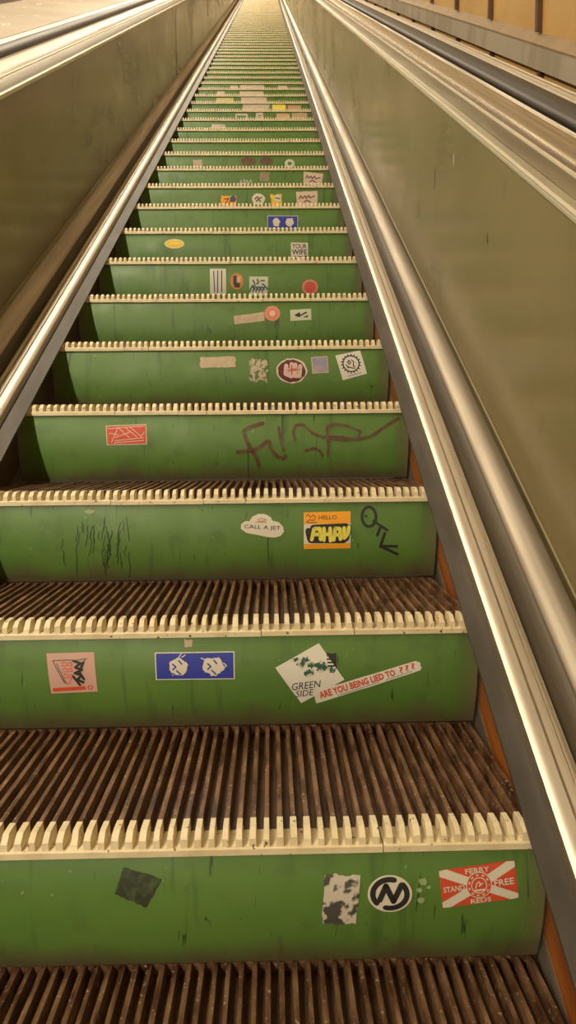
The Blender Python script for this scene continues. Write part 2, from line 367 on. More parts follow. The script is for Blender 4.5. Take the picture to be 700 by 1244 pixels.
LAB = {-1: 'lowest step, only its brown slatted tread showing at the foot of the picture',
 0: 'nearest green step, red saltire sticker and round letter sticker on its riser',
 1: 'second green step up, blue sticker and white diamond sticker on its riser',
 2: 'third green step up, white cloud sticker and orange name sticker on its riser',
 3: 'fourth green step up, red sticker and brown painted scrawl on its riser',
 4: 'green step with five stickers in a row, a round gear sticker at the right end',
 5: 'green step with a pink tape strip touching a round pink sticker',
 6: 'green step with a striped white sticker and a round red sticker',
 7: 'green step with a small yellow oval sticker far left',
 8: 'green step with only a small blue sticker right of centre',
 9: 'green step with an orange, a round, a yellow and a square sticker',
 10: 'green step with a tilted pale sticker near its right end',
 11: 'green step with two rusty red smudges in the middle',
 12: 'bare green step directly above the one with rusty red smudges',
 13: 'bare green step, second above the one with rusty red smudges',
 14: 'green step with one thin pale strip low on its left',
 15: 'green step with a narrow pale label at its middle, lowest of the crowded stickered band',
 16: 'green step with a yellow sticker right of a wide pale label',
 17: 'green step with a yellow-green strip left of a wide pale label',
 18: 'green step with a wide pale label, second from the top of the stack of labels',
 19: 'green step with the topmost wide pale label of the stack of labels',
 20: 'bare green step directly above the stack of wide pale labels',
 21: 'bare green step, second above the stack of wide pale labels'}
STEPS = {}
step0 = empty('escalator_step')
p_t = link('tread', TM[0], step0); p_n = link('nosing', NM[0], step0); p_r = link('riser', RM, step0)
p_t['label'] = 'dark brown slatted wooden tread'; p_n['label'] = 'cream painted comb edge'; p_r['label'] = 'green painted curved riser'
for k in range(-1, N_TOP):
    if k == -1: r = step0; kids = [p_t, p_n, p_r]
    else:
        r = step0.copy(); COL.objects.link(r); kids = []
        for ch in (p_t, p_n, p_r):
            c = ch.copy(); COL.objects.link(c); c.parent = r; kids.append(c)
    r.location = (0, k*RUN, k*RISE); kids[0].data = TM[k % 3]; kids[1].data = NM[(k*3) % 4]
    tag(r, LAB.get(k, 'distant green step with a cream edge, high up above the pale stack of labels'), 'step', 'escalator steps' if k < 22 else 'distant escalator steps near the top')
    STEPS[k] = r


# ------------------------------------------------------------------ stickers and graffiti on the risers
Q = {
  'dark_patch': (0, [(-0.0316, -0.0173), (0.0266, -0.0369), (0.0019, -0.0808), (-0.0459, -0.0582)]),
  'torn_poster': (0, [(0.274, -0.0342), (0.3273, -0.0372), (0.3214, -0.1185), (0.2688, -0.117)]),
  'round_n': (0, [(0.3386, -0.0368), (0.4066, -0.0383), (0.4072, -0.099), (0.3388, -0.0972)]),
  'flag': (0, [(0.4477, -0.0323), (0.5637, -0.0193), (0.5709, -0.079), (0.4546, -0.0937)]),
  'pink': (1, [(-0.2537, -0.0291), (-0.1589, -0.0281), (-0.1547, -0.1101), (-0.2479, -0.1129)]),
  'blue1': (1, [(-0.0384, -0.0308), (0.1213, -0.0308), (0.1212, -0.0883), (-0.0373, -0.0873)]),
  'bit1': (1, [(0.0209, -0.0059), (0.0374, -0.0069), (0.0357, -0.0214), (0.0225, -0.0212)]),
  'green_side': (1, [(0.2026, -0.0655), (0.2909, -0.0172), (0.3419, -0.093), (0.2546, -0.1439)]),
  'black_bit': (1, [(0.3064, -0.037), (0.3246, -0.0373), (0.3261, -0.071), (0.3078, -0.069)]),
  'strip': (1, [(0.2796, -0.1181), (0.4891, -0.055), (0.4967, -0.0756), (0.2881, -0.1446)]),
  'cloud': (2, [(0.1196, -0.026), (0.2294, -0.0273), (0.2287, -0.0894), (0.1186, -0.088)]),
  'hello': (2, [(0.2788, -0.0249), (0.3962, -0.0232), (0.3963, -0.1171), (0.2782, -0.1177)]),
  'tag': (2, [(0.4174, -0.0011), (0.5207, -0.0023), (0.5217, -0.1319), (0.4174, -0.1304)]),
  'scratch_white': (2, [(-0.2654, -0.0113), (-0.241, -0.0116), (-0.241, -0.0217), (-0.2654, -0.0215)]),
  'scratches': (2, [(-0.3528, -0.0123), (-0.1289, -0.015), (-0.1386, -0.1943), (-0.3671, -0.1908)]),
  'red_sticker': (3, [(-0.2911, -0.0304), (-0.1705, -0.0267), (-0.1696, -0.0876), (-0.2893, -0.0889)]),
  'scrawl': (3, [(0.0961, -0.017), (0.5712, -0.0215), (0.5769, -0.2009), (0.0919, -0.1954)]),
  'tape4': (4, [(-0.0436, -0.024), (0.0789, -0.0221), (0.0785, -0.059), (-0.0441, -0.0608)]),
  'remains4': (4, [(0.1302, -0.0282), (0.1901, -0.0315), (0.1891, -0.1104), (0.129, -0.1071)]),
  'blob4': (4, [(0.2216, -0.0289), (0.3274, -0.0297), (0.3269, -0.1172), (0.2206, -0.1163)]),
  'square4': (4, [(0.3418, -0.027), (0.3991, -0.0231), (0.403, -0.0799), (0.3456, -0.0836)]),
  'gear4': (4, [(0.4264, -0.0219), (0.5128, -0.0039), (0.5366, -0.0852), (0.452, -0.107)]),
  'tape5': (5, [(0.0573, -0.0563), (0.178, -0.041), (0.1791, -0.0763), (0.06, -0.0882)]),
  'round5': (5, [(0.1799, -0.0167), (0.2418, -0.0171), (0.2411, -0.0767), (0.1791, -0.0763)]),
  'black_white5': (5, [(0.2807, -0.0336), (0.364, -0.0293), (0.3653, -0.0727), (0.2819, -0.077)]),
  'strips6': (6, [(-0.0636, -0.0202), (0.0076, -0.0205), (0.0071, -0.1322), (-0.0644, -0.1318)]),
  'oval6': (6, [(0.0274, -0.0407), (0.0859, -0.041), (0.0846, -0.1119), (0.026, -0.1116)]),
  'bluewhite6': (6, [(0.1113, -0.0556), (0.1954, -0.0561), (0.1907, -0.1367), (0.1098, -0.1362)]),
  'red6': (6, [(0.3455, -0.0694), (0.4171, -0.0698), (0.4173, -0.1363), (0.3454, -0.1358)]),
  'yellow7': (7, [(-0.3132, -0.0245), (-0.2162, -0.0249), (-0.217, -0.0708), (-0.314, -0.0703)]),
  'wife7': (7, [(0.3087, -0.0435), (0.3921, -0.0459), (0.3938, -0.1313), (0.308, -0.1309)]),
  'blue8': (8, [(0.1939, -0.0366), (0.3591, -0.0372), (0.3586, -0.1059), (0.193, -0.1053)]),
  'orange9': (9, [(-0.0773, -0.0443), (0.0101, -0.0446), (0.009, -0.105), (-0.0786, -0.1047)]),
  'round9': (9, [(0.1025, -0.0305), (0.1803, -0.0307), (0.1795, -0.0965), (0.1016, -0.0962)]),
  'yellow9': (9, [(0.2143, -0.0357), (0.2776, -0.0359), (0.2769, -0.1059), (0.2135, -0.1057)]),
  'white9': (9, [(0.3654, -0.0216), (0.4898, -0.0171), (0.4917, -0.1021), (0.3696, -0.1062)]),
  'scrib10': (10, [(0.0168, -0.0448), (0.1063, -0.0399), (0.1055, -0.0954), (0.0159, -0.0951)]),
  'pink10': (10, [(0.1487, -0.0081), (0.2067, -0.0083), (0.206, -0.0658), (0.148, -0.0656)]),
  'white10': (10, [(0.4281, -0.0062), (0.552, -0.02), (0.5436, -0.1016), (0.4247, -0.0865)]),
  'pink11': (11, [(-0.3122, -0.0266), (-0.25, -0.0267), (-0.2512, -0.087), (-0.3133, -0.0869)]),
  'smudge11': (11, [(0.0158, -0.0101), (0.1177, -0.0104), (0.117, -0.0665), (0.0151, -0.0662)]),
  'smudge11b': (11, [(0.1404, -0.0104), (0.2367, -0.0107), (0.2361, -0.0668), (0.1397, -0.0666)]),
  'ring11': (11, [(0.316, -0.0253), (0.384, -0.0254), (0.3835, -0.0833), (0.3153, -0.0831)]),
  'strip14': (14, [(-0.2668, -0.0263), (-0.1504, -0.0299), (-0.1508, -0.0635), (-0.2673, -0.0601)]),
  'pillar15': (15, [(0.0991, -0.0056), (0.1646, -0.0057), (0.1638, -0.0705), (0.0983, -0.0704)]),
  'box15': (15, [(-0.0826, -0.0129), (0.0264, -0.013), (0.0257, -0.0634), (-0.0832, -0.0632)]),
  'tan15': (15, [(0.2809, -0.0133), (0.3973, -0.0135), (0.3968, -0.0639), (0.2803, -0.0637)]),
  'tan15b': (15, [(0.4193, -0.006), (0.5505, -0.0061), (0.5498, -0.0641), (0.4186, -0.0639)]),
  'white16': (16, [(-0.0282, -0.004), (0.2173, -0.0042), (0.2165, -0.0653), (-0.029, -0.0651)]),
  'yellow16': (16, [(0.248, -0.0043), (0.3709, -0.0044), (0.3701, -0.0655), (0.2472, -0.0654)]),
  'tan16': (16, [(0.3938, -0.0124), (0.5168, -0.0125), (0.5162, -0.0657), (0.3932, -0.0655)]),
  'white17': (17, [(-0.0554, -0.0026), (0.1948, -0.0028), (0.1941, -0.0594), (-0.0561, -0.0592)]),
  'yellow17': (17, [(-0.2973, -0.0108), (-0.1281, -0.0109), (-0.1287, -0.0591), (-0.2979, -0.0589)]),
  'white18': (18, [(-0.0843, -0.0113), (0.1613, -0.0115), (0.1608, -0.0579), (-0.0849, -0.0577)]),
  'grey18': (18, [(-0.3128, -0.0112), (-0.2366, -0.0112), (-0.2371, -0.0535), (-0.3132, -0.0535)]),
  'white19': (19, [(-0.0881, -0.0096), (0.1692, -0.0097), (0.1686, -0.0584), (-0.0887, -0.0582)]),
  'grey19': (19, [(-0.1945, -0.0141), (-0.1148, -0.0142), (-0.1153, -0.0582), (-0.1951, -0.0582)]),
  'grey19b': (19, [(0.3201, -0.0144), (0.4179, -0.0144), (0.4173, -0.0585), (0.3196, -0.0585)]),
}
INK = {}
def ink(name, c, rough=.5, **k):
    if name not in INK: INK[name] = mat(name, c, rough=rough, **k)
    return INK[name]
WHITE = ink('sticker_white', (.68, .64, .52)); BLACK = ink('ink_black', (.02, .02, .018)); RED = ink('ink_red', (.62, .075, .03))
BLUE = ink('ink_blue', (.022, .04, .36)); YELLOW = ink('ink_yellow', (.85, .50, .02)); ORANGE = ink('ink_orange', (.88, .36, .012))
PINK = ink('sticker_pink', (.60, .36, .30)); TAPE = ink('pale_tape', (.60, .47, .32), c2=(.50, .40, .27), scale=60)
GREYPAPER = ink('pale_paper', (.62, .55, .44), c2=(.54, .46, .36), scale=40)
BLOTCH = ink('torn_blotchy_paper', (.60, .55, .46), c2=(.07, .07, .055), scale=42, detail=8, lo=.50, hi=.56)
LIME = ink('ink_lemon', (.80, .72, .10)); BROWNINK = ink('rusty_spray', (.12, .045, .022), c2=(.095, .15, .035), scale=28, lo=.45, hi=.78, detail=5)
CHAR = ink('charred_patch', (.028, .036, .018), c2=(.075, .12, .035), scale=70, lo=.45, hi=.75, detail=6)
SALMON = ink('ink_salmon', (.72, .22, .14)); TAN = ink('sticker_tan', (.62, .42, .24)); LAV = ink('faded_lavender', (.22, .24, .42), c2=(.42, .36, .36), scale=20)
DKGREEN = ink('ink_dark_green', (.02, .10, .05), c2=(.62, .60, .50), scale=90, lo=.50, hi=.56, detail=6)
DGREY = ink('ink_grey', (.16, .15, .13)); PALEGREEN = ink('sticker_pale_green', (.55, .60, .42))

class Art:
    """draws flat shapes on step k's curved riser; u runs right and v down across the four measured corners"""
    def __init__(self, key, name, label=None, cat='sticker', group=None, part=False):
        self.k, self.q = Q[key]
        xs = [p[0] for p in self.q]; zs = [p[1] for p in self.q]
        self.c = (sum(xs)/4, sum(zs)/4); self.root = None; self.sub = None; self.name = name; self.label = label; self.cat = cat; self.group = group; self.part = part
    def map(self, u, v):
        (ax, az), (bx, bz), (cx, cz), (dx, dz) = self.q
        return (ax*(1-u)*(1-v) + bx*u*(1-v) + cx*u*v + dx*(1-u)*v, az*(1-u)*(1-v) + bz*u*(1-v) + cz*u*v + dz*(1-u)*v)
    def put(self, polys, m, layer=1, name=None, label=None, faces=None, quiet=False):
        """polys: list of outlines in (u, v)"""
        k = self.k; bm = bmesh.new()
        oy = k*RUN + prof(self.c[1]); o = Vector((self.c[0], oy, k*RISE + self.c[1]))
        for P in polys:
            vs = []
            for u, v in P:
                x, z = self.map(u, v); vs.append(bm.verts.new((x - self.c[0], 0, z - self.c[1])))
            if faces is None:
                if len(vs) > 2: bm.faces.new(vs)
        if faces is not None:
            bm.verts.ensure_lookup_table()
            for f in faces:
                try: bm.faces.new([bm.verts[i] for i in f])
                except ValueError: pass
        z0 = min(v.co.z for v in bm.verts); z1 = max(v.co.z for v in bm.verts)
        if faces is None: bmesh.ops.triangulate(bm, faces=bm.faces)
        zc = z0 + .007
        while zc < z1:
            bmesh.ops.bisect_plane(bm, geom=bm.verts[:] + bm.edges[:] + bm.faces[:], plane_co=(0, 0, zc), plane_no=(0, 0, 1)); zc += .007
        for v in bm.verts: v.co.y = prof(v.co.z + self.c[1]) - .0005 - .0004*layer - prof(self.c[1])
        for f in bm.faces:
            f.normal_update()
            if f.normal.y > 0: f.normal_flip()
        nm = name or self.name
        me = bpy.data.meshes.new(nm); bm.to_mesh(me); bm.free(); me.materials.append(m)
        if self.root is None and not self.part:
            ob = link(nm, me, None, o); self.root = ob; self.o = o
            tag(ob, self.label, self.cat, self.group)
        elif self.part:
            st = STEPS[k]; ob = link(nm, me, st, o - st.location)
            if label: ob['label'] = label
        else:
            ob = link(nm, me, self.sub or self.root, (o - self.o) if not self.sub else (0, 0, 0))
            if label: ob['label'] = label
        return ob
    def base(self, m, jag=0, n=10):
        P = []
        for (a, b) in (((0, 0), (1, 0)), ((1, 0), (1, 1)), ((1, 1), (0, 1)), ((0, 1), (0, 0))):
            for i in range(n if jag else 1):
                s = i/(n if jag else 1); j = random.uniform(-jag, jag) if jag else 0
                P.append((a[0] + (b[0]-a[0])*s + (j if a[0] == b[0] else 0), a[1] + (b[1]-a[1])*s + (j if a[1] == b[1] else 0)))
        return self.put([P], m, 1)
    def stroke_polys(self, pts, w):
        """ribbon of width w (metres) through uv points"""
        W = self.width(); H = self.height(); out = []
        for (a, b) in zip(pts[:-1], pts[1:]):
            dx, dy = (b[0]-a[0])*W, (b[1]-a[1])*H; l = math.hypot(dx, dy) or 1e-6
            nx, ny = -dy/l*w/2/W, dx/l*w/2/H
            out.append([(a[0]+nx, a[1]+ny), (b[0]+nx, b[1]+ny), (b[0]-nx, b[1]-ny), (a[0]-nx, a[1]-ny)])
        for a in pts: out.append([(a[0] + w/2/W*math.cos(t), a[1] + w/2/H*math.sin(t)) for t in [2*PI*i/8 for i in range(8)]])
        return out
    def width(self): a, b = self.map(0, .5), self.map(1, .5); return math.hypot(a[0]-b[0], a[1]-b[1])
    def height(self): a, b = self.map(.5, 0), self.map(.5, 1); return math.hypot(a[0]-b[0], a[1]-b[1])
    def strokes(self, lines, w, m, layer=2, name='lettering', label=None):
        P = []
        for l in lines: P += self.stroke_polys(l, w)
        return self.put(P, m, layer, name, label)
    def text(self, s, u0, v0, u1, v1, m, layer=3, name='lettering', label=None, rot=0, shear=0, bold=0):
        cu = bpy.data.curves.new('lettering', 'FONT'); cu.body = s; cu.offset = bold; cu.shear = shear; cu.resolution_u = 2
        ob = bpy.data.objects.new('lettering', cu); COL.objects.link(ob)
        dg = bpy.context.evaluated_depsgraph_get(); me = bpy.data.meshes.new_from_object(ob.evaluated_get(dg))
        co = [v.co.copy() for v in me.vertices]; fs = [tuple(p.vertices) for p in me.polygons]
        bpy.data.objects.remove(ob); bpy.data.curves.remove(cu); bpy.data.meshes.remove(me)
        x0, x1 = min(c.x for c in co), max(c.x for c in co); y0, y1 = min(c.y for c in co), max(c.y for c in co)
        W, H = self.width(), self.height(); cx, cy = (u0+u1)/2, (v0+v1)/2; P = []
        for c in co:
            a = ((c.x-x0)/(x1-x0) - .5)*(u1-u0)*W; b = (.5 - (c.y-y0)/(y1-y0))*(v1-v0)*H
            a, b = a*math.cos(rot) - b*math.sin(rot), a*math.sin(rot) + b*math.cos(rot)
            P.append((cx + a/W, cy + b/H))
        return self.put([P], m, layer, name, label, faces=fs)
def circ(cu=.5, cv=.5, ru=.5, rv=.5, n=28, j=0, a0=0, a1=2*PI):
    return [(cu + ru*math.cos(a)*(1+random.uniform(-j, j)), cv + rv*math.sin(a)*(1+random.uniform(-j, j))) for a in [a0 + (a1-a0)*i/n for i in range(n)]]
def arcpts(cu, cv, ru, rv, a0, a1, n=14): return [(cu + ru*math.cos(math.radians(a0+(a1-a0)*i/n)), cv + rv*math.sin(math.radians(a0+(a1-a0)*i/n))) for i in range(n+1)]
def ring(cu, cv, ru, rv, t, n=28):
    P = []
    for i in range(n):
        a, b = 2*PI*i/n, 2*PI*(i+1)/n
        P.append([(cu+ru*math.cos(a), cv+rv*math.sin(a)), (cu+ru*math.cos(b), cv+rv*math.sin(b)), (cu+ru*t*math.cos(b), cv+rv*t*math.sin(b)), (cu+ru*t*math.cos(a), cv+rv*t*math.sin(a))])
    return P
def rect(a, b, c, d): return [(a, b), (c, b), (c, d), (a, d)]

# --- nearest step
A = Art('dark_patch', 'sticker_residue', part=True); A.base(CHAR, .03).__setitem__('label', 'dark diamond of old sticker residue')
A = Art('torn_poster', 'sticker', 'half-scraped pale blotchy sticker left of the round letter sticker'); A.base(BLOTCH, .03)
A = Art('round_n', 'sticker', 'round white sticker with a bold black ringed letter N')
A.put([circ(n=40)], WHITE)
A.put([p for s in ((140, 285), (-40, 105)) for p in A.stroke_polys(arcpts(.5, .5, .385, .385, *s), .0085)], BLACK, 2, 'emblem')
A.strokes([[(.27, .66), (.41, .28)], [(.41, .28), (.58, .69)], [(.58, .69), (.76, .25)]], .0088, BLACK, 3, 'lettering')
A = Art('flag', 'sticker', 'red sticker with a white saltire reading FERRY REDS STAND FREE'); A.base(RED)
A.put([[(0, .02), (.10, 0), (1, .86), (1, .98), (.90, 1), (0, .16)], [(.90, 0), (1, .02), (1, .16), (.10, 1), (0, .98), (0, .84)]], WHITE, 2, 'saltire')
A.sub = None; CR = A.put([circ(.5, .5, .170, .345, 32)], WHITE, 3, 'crest', 'round red and white crest'); A.sub = CR
A.put([circ(.5, .5, .158, .32, 32)], RED, 4, 'crest_field')
A.put(ring(.5, .5, .105, .215, .88, 24), WHITE, 5, 'crest_ring')
A.strokes([[(.45, .57), (.47, .45), (.50, .40), (.52, .46), (.50, .52), (.55, .45)]], .0017, WHITE, 5, 'crest_bird')
A.put([rect(.43, .60, .57, .65)], WHITE, 5, 'crest_bar')
A.strokes([[p, q] for p, q in zip(arcpts(.5, .5, .132, .268, 0, 360, 22)[::2], arcpts(.5, .5, .132, .268, 8, 368, 22)[::2])], .0024, WHITE, 5, 'crest_lettering'); A.sub = None
A.text('FERRY', .34, .04, .66, .17, WHITE, 6, bold=.02); A.text('REDS', .37, .83, .64, .96, WHITE, 6, bold=.02)
A.text('STAND', .03, .42, .31, .57, WHITE, 6, bold=.02); A.text('FREE', .70, .41, .96, .58, WHITE, 6, bold=.02)
for i, (x, z, r) in enumerate(((.424, -.048, .006), (.418, -.062, .004), (.432, -.058, .003), (.421, -.078, .005))):
    Q['chip%d' % i] = (0, [(x-r, z+r), (x+r, z+r), (x+r, z-r*1.3), (x-r, z-r*1.3)])
    A = Art('chip%d' % i, 'paint_chip', part=True); A.put([circ(n=11, j=.3)], ink('pale_green_chip', (.30, .38, .18)), 1, 'paint_chip', 'pale chip in the green paint')
# --- second step
A = Art('pink', 'sticker', 'square pink sticker with a red and black drawing, at the left'); A.base(PINK)
A.strokes([[(.12, .18), (.32, .74)], [(.12, .18), (.42, .17)], [(.20, .26), (.34, .74)], [(.42, .17), (.60, .19)], [(.60, .19), (.82, .15)], [(.82, .15), (.78, .22)]], .0022, DGREY, 2, 'drawing')
A.strokes([[(.56, .2), (.70, .26), (.58, .36), (.72, .42), (.56, .50), (.70, .56), (.60, .66), (.72, .74)], [(.76, .24), (.66, .48), (.74, .66)], [(.52, .58), (.64, .80)]], .0052, BLACK, 3, 'drawing')
A.strokes([[(.30+.0*i, .26+.15*i), (.36, .21+.15*i), (.42, .27+.15*i), (.50, .22+.15*i), (.52, .30+.15*i), (.30, .31+.15*i)] for i in range(3)] + [[(.3, .6), (.38, .78)], [(.5, .6), (.4, .78)]], .0016, RED, 2, 'red_pattern')
A.put([[(.05, .86), (.74, .84), (.76, .93), (.05, .95)]], RED, 2, 'red_band')
A.put(ring(.85, .88, .06, .06, .6, 14), RED, 2, 'red_ring')
def blue_pair(key, label, small=False):
    A = Art(key, 'sticker', label, group='blue stickers with two white heads'); A.base(WHITE)
    A.put([rect(.015, .04, .985, .96)], BLUE, 2, 'blue_field')
    for cx, r in ((.29, .115), (.73, .13)):
        P = []
        for i in range(36):
            a = 2*PI*i/36; rr = 1 + .07*math.sin(5*a+cx*9) + random.uniform(-.09, .09)
            P.append((cx + r*rr*math.cos(a), .52 + .33*rr*math.sin(a)))
        A.put([P], WHITE, 3, 'white_head')
        if not small:
            A.strokes([[(cx-.07, .42), (cx-.03, .52), (cx-.07, .62)], [(cx+.01, .30), (cx+.045, .42)], [(cx-.02, .66), (cx+.03, .80)], [(cx-.09, .75), (cx-.05, .80), (cx-.045, .90)]], .0028, BLUE, 4, 'blue_lines')
    if not small: A.strokes([[(.34, .03), (.30, .17)], [(.34, .18), (.38, .10)], [(.58, .22), (.66, .30)], [(.86, .40), (.90, .50), (.84, .62)]], .002, WHITE, 4, 'white_lines')
blue_pair('blue1', 'wide blue sticker with two white heads, on the second step up')
A = Art('bit1', 'sticker_residue', part=True); A.base(TAPE, .12, 4).__setitem__('label', 'tiny scrap of beige paper')
A = Art('black_bit', 'sticker', 'small black scrap sticker behind the white diamond sticker'); A.base(BLACK, .08, 5)
A = Art('green_side', 'sticker', 'white diamond sticker with dark green leaves reading GREEN SIDE'); A.base(ink('bright_white', (.74, .72, .64)))
# leaves: drawn in the diamond's own frame
for cu, cv, ru, rv in ((.53, .21, .15, .13), (.785, .49, .13, .15), (.50, .47, .10, .10), (.42, .06, .10, .05), (.90, .66, .07, .10), (.63, .34, .08, .08)):
    P = []
    for i in range(26):
        a = 2*PI*i/26; rr = random.uniform(.6, 1.15); P.append((cu + ru*rr*math.cos(a), cv + rv*rr*math.sin(a)))
    A.put([P], DKGREEN, 2, 'leaf')
RG = math.radians(24)
A.text('GREEN', .02, .60, .60, .77, BLACK, 3, rot=RG, shear=.3)
A.text('SIDE', .0, .75, .37, .90, BLACK, 3, rot=RG, shear=.3)
A = Art('strip', 'sticker', 'long white strip sticker with red lettering, overlapping the white diamond sticker'); A.base(ink('bright_white', (.74, .72, .64)), .02, 12)
A.text('ARE YOU BEING LIED TO', .04, .12, .77, .72, RED, 3, bold=.035); A.text('???', .81, .10, .965, .68, RED, 3, bold=.01)
A.strokes([[(.20, .86), (.60, .84)], [(.66, .84), (.92, .82)]], .0012, DGREY, 3, 'small_print')
A.root['label'] = 'long white strip sticker asking a question in red capitals, overlapping the white diamond sticker'
# --- third step
A = Art('cloud', 'sticker', 'white cloud-shaped sticker reading CALL A JET')
A.put([[(.02, .60), (.03, .42), (.12, .30), (.22, .30), (.28, .12), (.42, .01), (.58, .02), (.70, .14), (.74, .28), (.88, .34), (.98, .52), (1., .72), (.93, .90), (.80, .97), (.60, .94), (.35, .84), (.15, .78)]], WHITE)
A.text('CALL A JET', .10, .46, .92, .66, BLACK, 3, rot=.05)
A.strokes([[(.40, .26), (.48, .18), (.60, .24), (.52, .30), (.42, .30)], [(.36, .34), (.60, .34)]], .0018, ink('ink_copper', (.5, .22, .1)), 3, 'emblem')
A = Art('hello', 'sticker', 'orange and white name sticker with HELLO over yellow bubble lettering'); A.base(WHITE)
A.put([rect(.0, 0, 1, .32), rect(0, .86, 1, 1)], ORANGE, 2, 'orange_band')
A.text('HELLO', .32, .09, .70, .20, BLACK, 3)
A.strokes([[(.05, .10), (.10, .05), (.14, .14), (.20, .07), (.25, .12), (.22, .22), (.12, .20), (.06, .26), (.16, .28), (.28, .27)]], .0016, BLACK, 3, 'small_scrawl')
A.strokes([[(.15, .75), (.85, .77)], [(.10, .50), (.14, .72)], [(.2, .42), (.90, .40)], [(.94, .44), (.9, .72)]], .016, BLACK, 3, 'lettering_outline')
for sx, pts in ((.0, [[(.17, .74), (.22, .44)], [(.22, .44), (.34, .44), (.36, .74)], [(.22, .60), (.34, .60)]]),
                (.0, [[(.43, .44), (.43, .76)], [(.56, .44), (.57, .78)], [(.43, .60), (.56, .60)]]),
                (.0, [[(.64, .76), (.67, .44)], [(.67, .44), (.77, .46), (.78, .74)], [(.66, .62), (.77, .62)]]),
                (.0, [[(.86, .44), (.86, .72)], [(.86, .72), (.94, .60)], [(.96, .42), (.94, .60)]])):
    A.strokes(pts, .0135, BLACK, 4, 'lettering_outline'); A.strokes(pts, .0092, LIME, 5, 'bubble_lettering')
A = Art('tag', 'graffiti', part=True)
A.strokes([arcpts(.24, .28, .17, .19, 0, 360, 20), [(.35, .36), (.68, .54)], [(.52, .46), (.44, .64)], [(.62, .60), (.52, .86)], [(.52, .86), (.92, .86)], [(.52, .86), (.94, 1.02)]], .0072, BLACK, 1, 'graffiti', 'black marker figure of a loop and arrow strokes')
A.put([circ(.17, .27, .035, .03, 10)], BLACK, 2, 'graffiti_dot')
A = Art('scratch_white', 'paint_chip', part=True); A.put([circ(j=.15)], ink('pale_green_chip', (.30, .38, .18)), 1, 'paint_chip', 'pale chip in the green paint')
A = Art('scratches', 'scratches', part=True)
L = []
for i in range(34):
    u = random.choice([random.gauss(.35, .12), random.gauss(.68, .14)]); v0 = random.uniform(.05, .6); l = random.uniform(.1, .42)
    P = [(u, v0)]
    for j in range(5): P.append((P[-1][0] + random.uniform(-.016, .016), P[-1][1] + l/5))
    L.append([p for p in P if p[1] < .98])
A.strokes([l for l in L if len(l) > 1], .0016, ink('dark_green_scratch', (.018, .035, .012)), 1, 'scratches', 'cluster of thin dark scratches')
# --- fourth step
A = Art('red_sticker', 'sticker', 'small red rectangular sticker with thin white lines at the left end'); A.base(ink('dull_white', (.60, .50, .36)))
A.put([rect(.025, .05, .975, .95)], RED, 2, 'red_field')
A.strokes([[(.06, .16), (.94, .10)], [(.08, .40), (.30, .48)], [(.30, .12), (.12, .86)], [(.30, .12), (.58, .66)], [(.22, .62), (.60, .36)], [(.60, .12), (.86, .60)], [(.50, .18), (.76, .62)], [(.86, .60), (.94, .40)], [(.2, .78), (.92, .66)], [(.18, .88), (.92, .80)]], .0018, WHITE, 3, 'white_lines')
A = Art('scrawl', 'graffiti', part=True)
sc = lambda pts: [((x/700*220+280-287)/193, (y/286*90+500-510)/72) for x, y in pts]
A.strokes([sc(p) for p in (
    [(125, 45), (80, 58), (52, 75), (62, 110), (78, 140), (100, 175), (110, 205)], [(28, 155), (70, 152), (110, 140), (140, 115), (150, 120)],
    [(150, 115), (158, 145), (178, 172), (205, 180), (212, 170)])], .012, BROWNINK, 1, 'graffiti', 'faded rusty brown sprayed scrawl')
for ln in ([(185, 60), (195, 110), (205, 150)], [(250, 110), (242, 80), (252, 52), (280, 50), (320, 85), (360, 100)], [(290, 150), (320, 140), (345, 150), (355, 170)], [(375, 170), (378, 130), (372, 60), (400, 48)],
    [(400, 48), (450, 55), (500, 75), (490, 105), (430, 110), (350, 95)], [(360, 95), (430, 98), (480, 110), (540, 95), (600, 55), (650, 25)]):
    A.strokes([sc(ln)], .0085, BROWNINK, 2, 'graffiti', 'faded rusty brown sprayed stroke')
A.strokes([[((301.5-287)/193, .37), ((302-287)/193, .96)]], .0016, BLACK, 2, 'crack', 'thin vertical crack')
# --- fifth step
A = Art('tape4', 'sticker', 'blank beige paper strip, leftmost of the five stickers on its step'); A.base(TAPE, .03)
A = Art('remains4', 'sticker', 'torn grey remains of a sticker, second from left of the five on its step'); A.base(ink('torn_grey', (.52, .45, .32), c2=(.10, .17, .05), scale=70, lo=.50, hi=.58, detail=5), .09, 8)
A = Art('blob4', 'sticker', 'round-edged sticker with red, white and black bubble lettering')
A.put([circ(n=30, j=.05)], WHITE); A.put([circ(.5, .5, .45, .44, 26, .06)], ink('ink_maroon', (.12, .02, .015)), 2, 'dark_field')
A.strokes([[(.32, .30), (.30, .62), (.46, .70)], [(.50, .24), (.48, .72)], [(.62, .26), (.60, .70), (.76, .70)], [(.78, .32), (.76, .60)], [(.34, .48), (.72, .46)]], .0145, ink('pale_rose', (.72, .50, .44)), 3, 'bubble_lettering')
A.strokes([[(.50, .28), (.50, .66)], [(.38, .50), (.66, .48)]], .0035, RED, 4, 'red_lines')
A = Art('square4', 'sticker', 'faded lavender square sticker left of the gear sticker'); A.base(ink('dull_white', (.60, .50, .36))); A.put([rect(.05, .05, .95, .95)], LAV, 2, 'faded_picture')
A = Art('gear4', 'sticker', 'tilted white square sticker with a round black toothed drawing'); A.base(ink('bright_white', (.74, .72, .64)))
G = []
for i in range(18):
    a = 2*PI*i/18; G.append([(.5+.33*math.cos(a), .45+.33*math.sin(a)), (.5+.43*math.cos(a+.09), .45+.43*math.sin(a+.09)), (.5+.33*math.cos(a+.2), .45+.33*math.sin(a+.2))])
A.put(ring(.5, .45, .34, .34, .86) + G, BLACK, 2, 'toothed_ring')
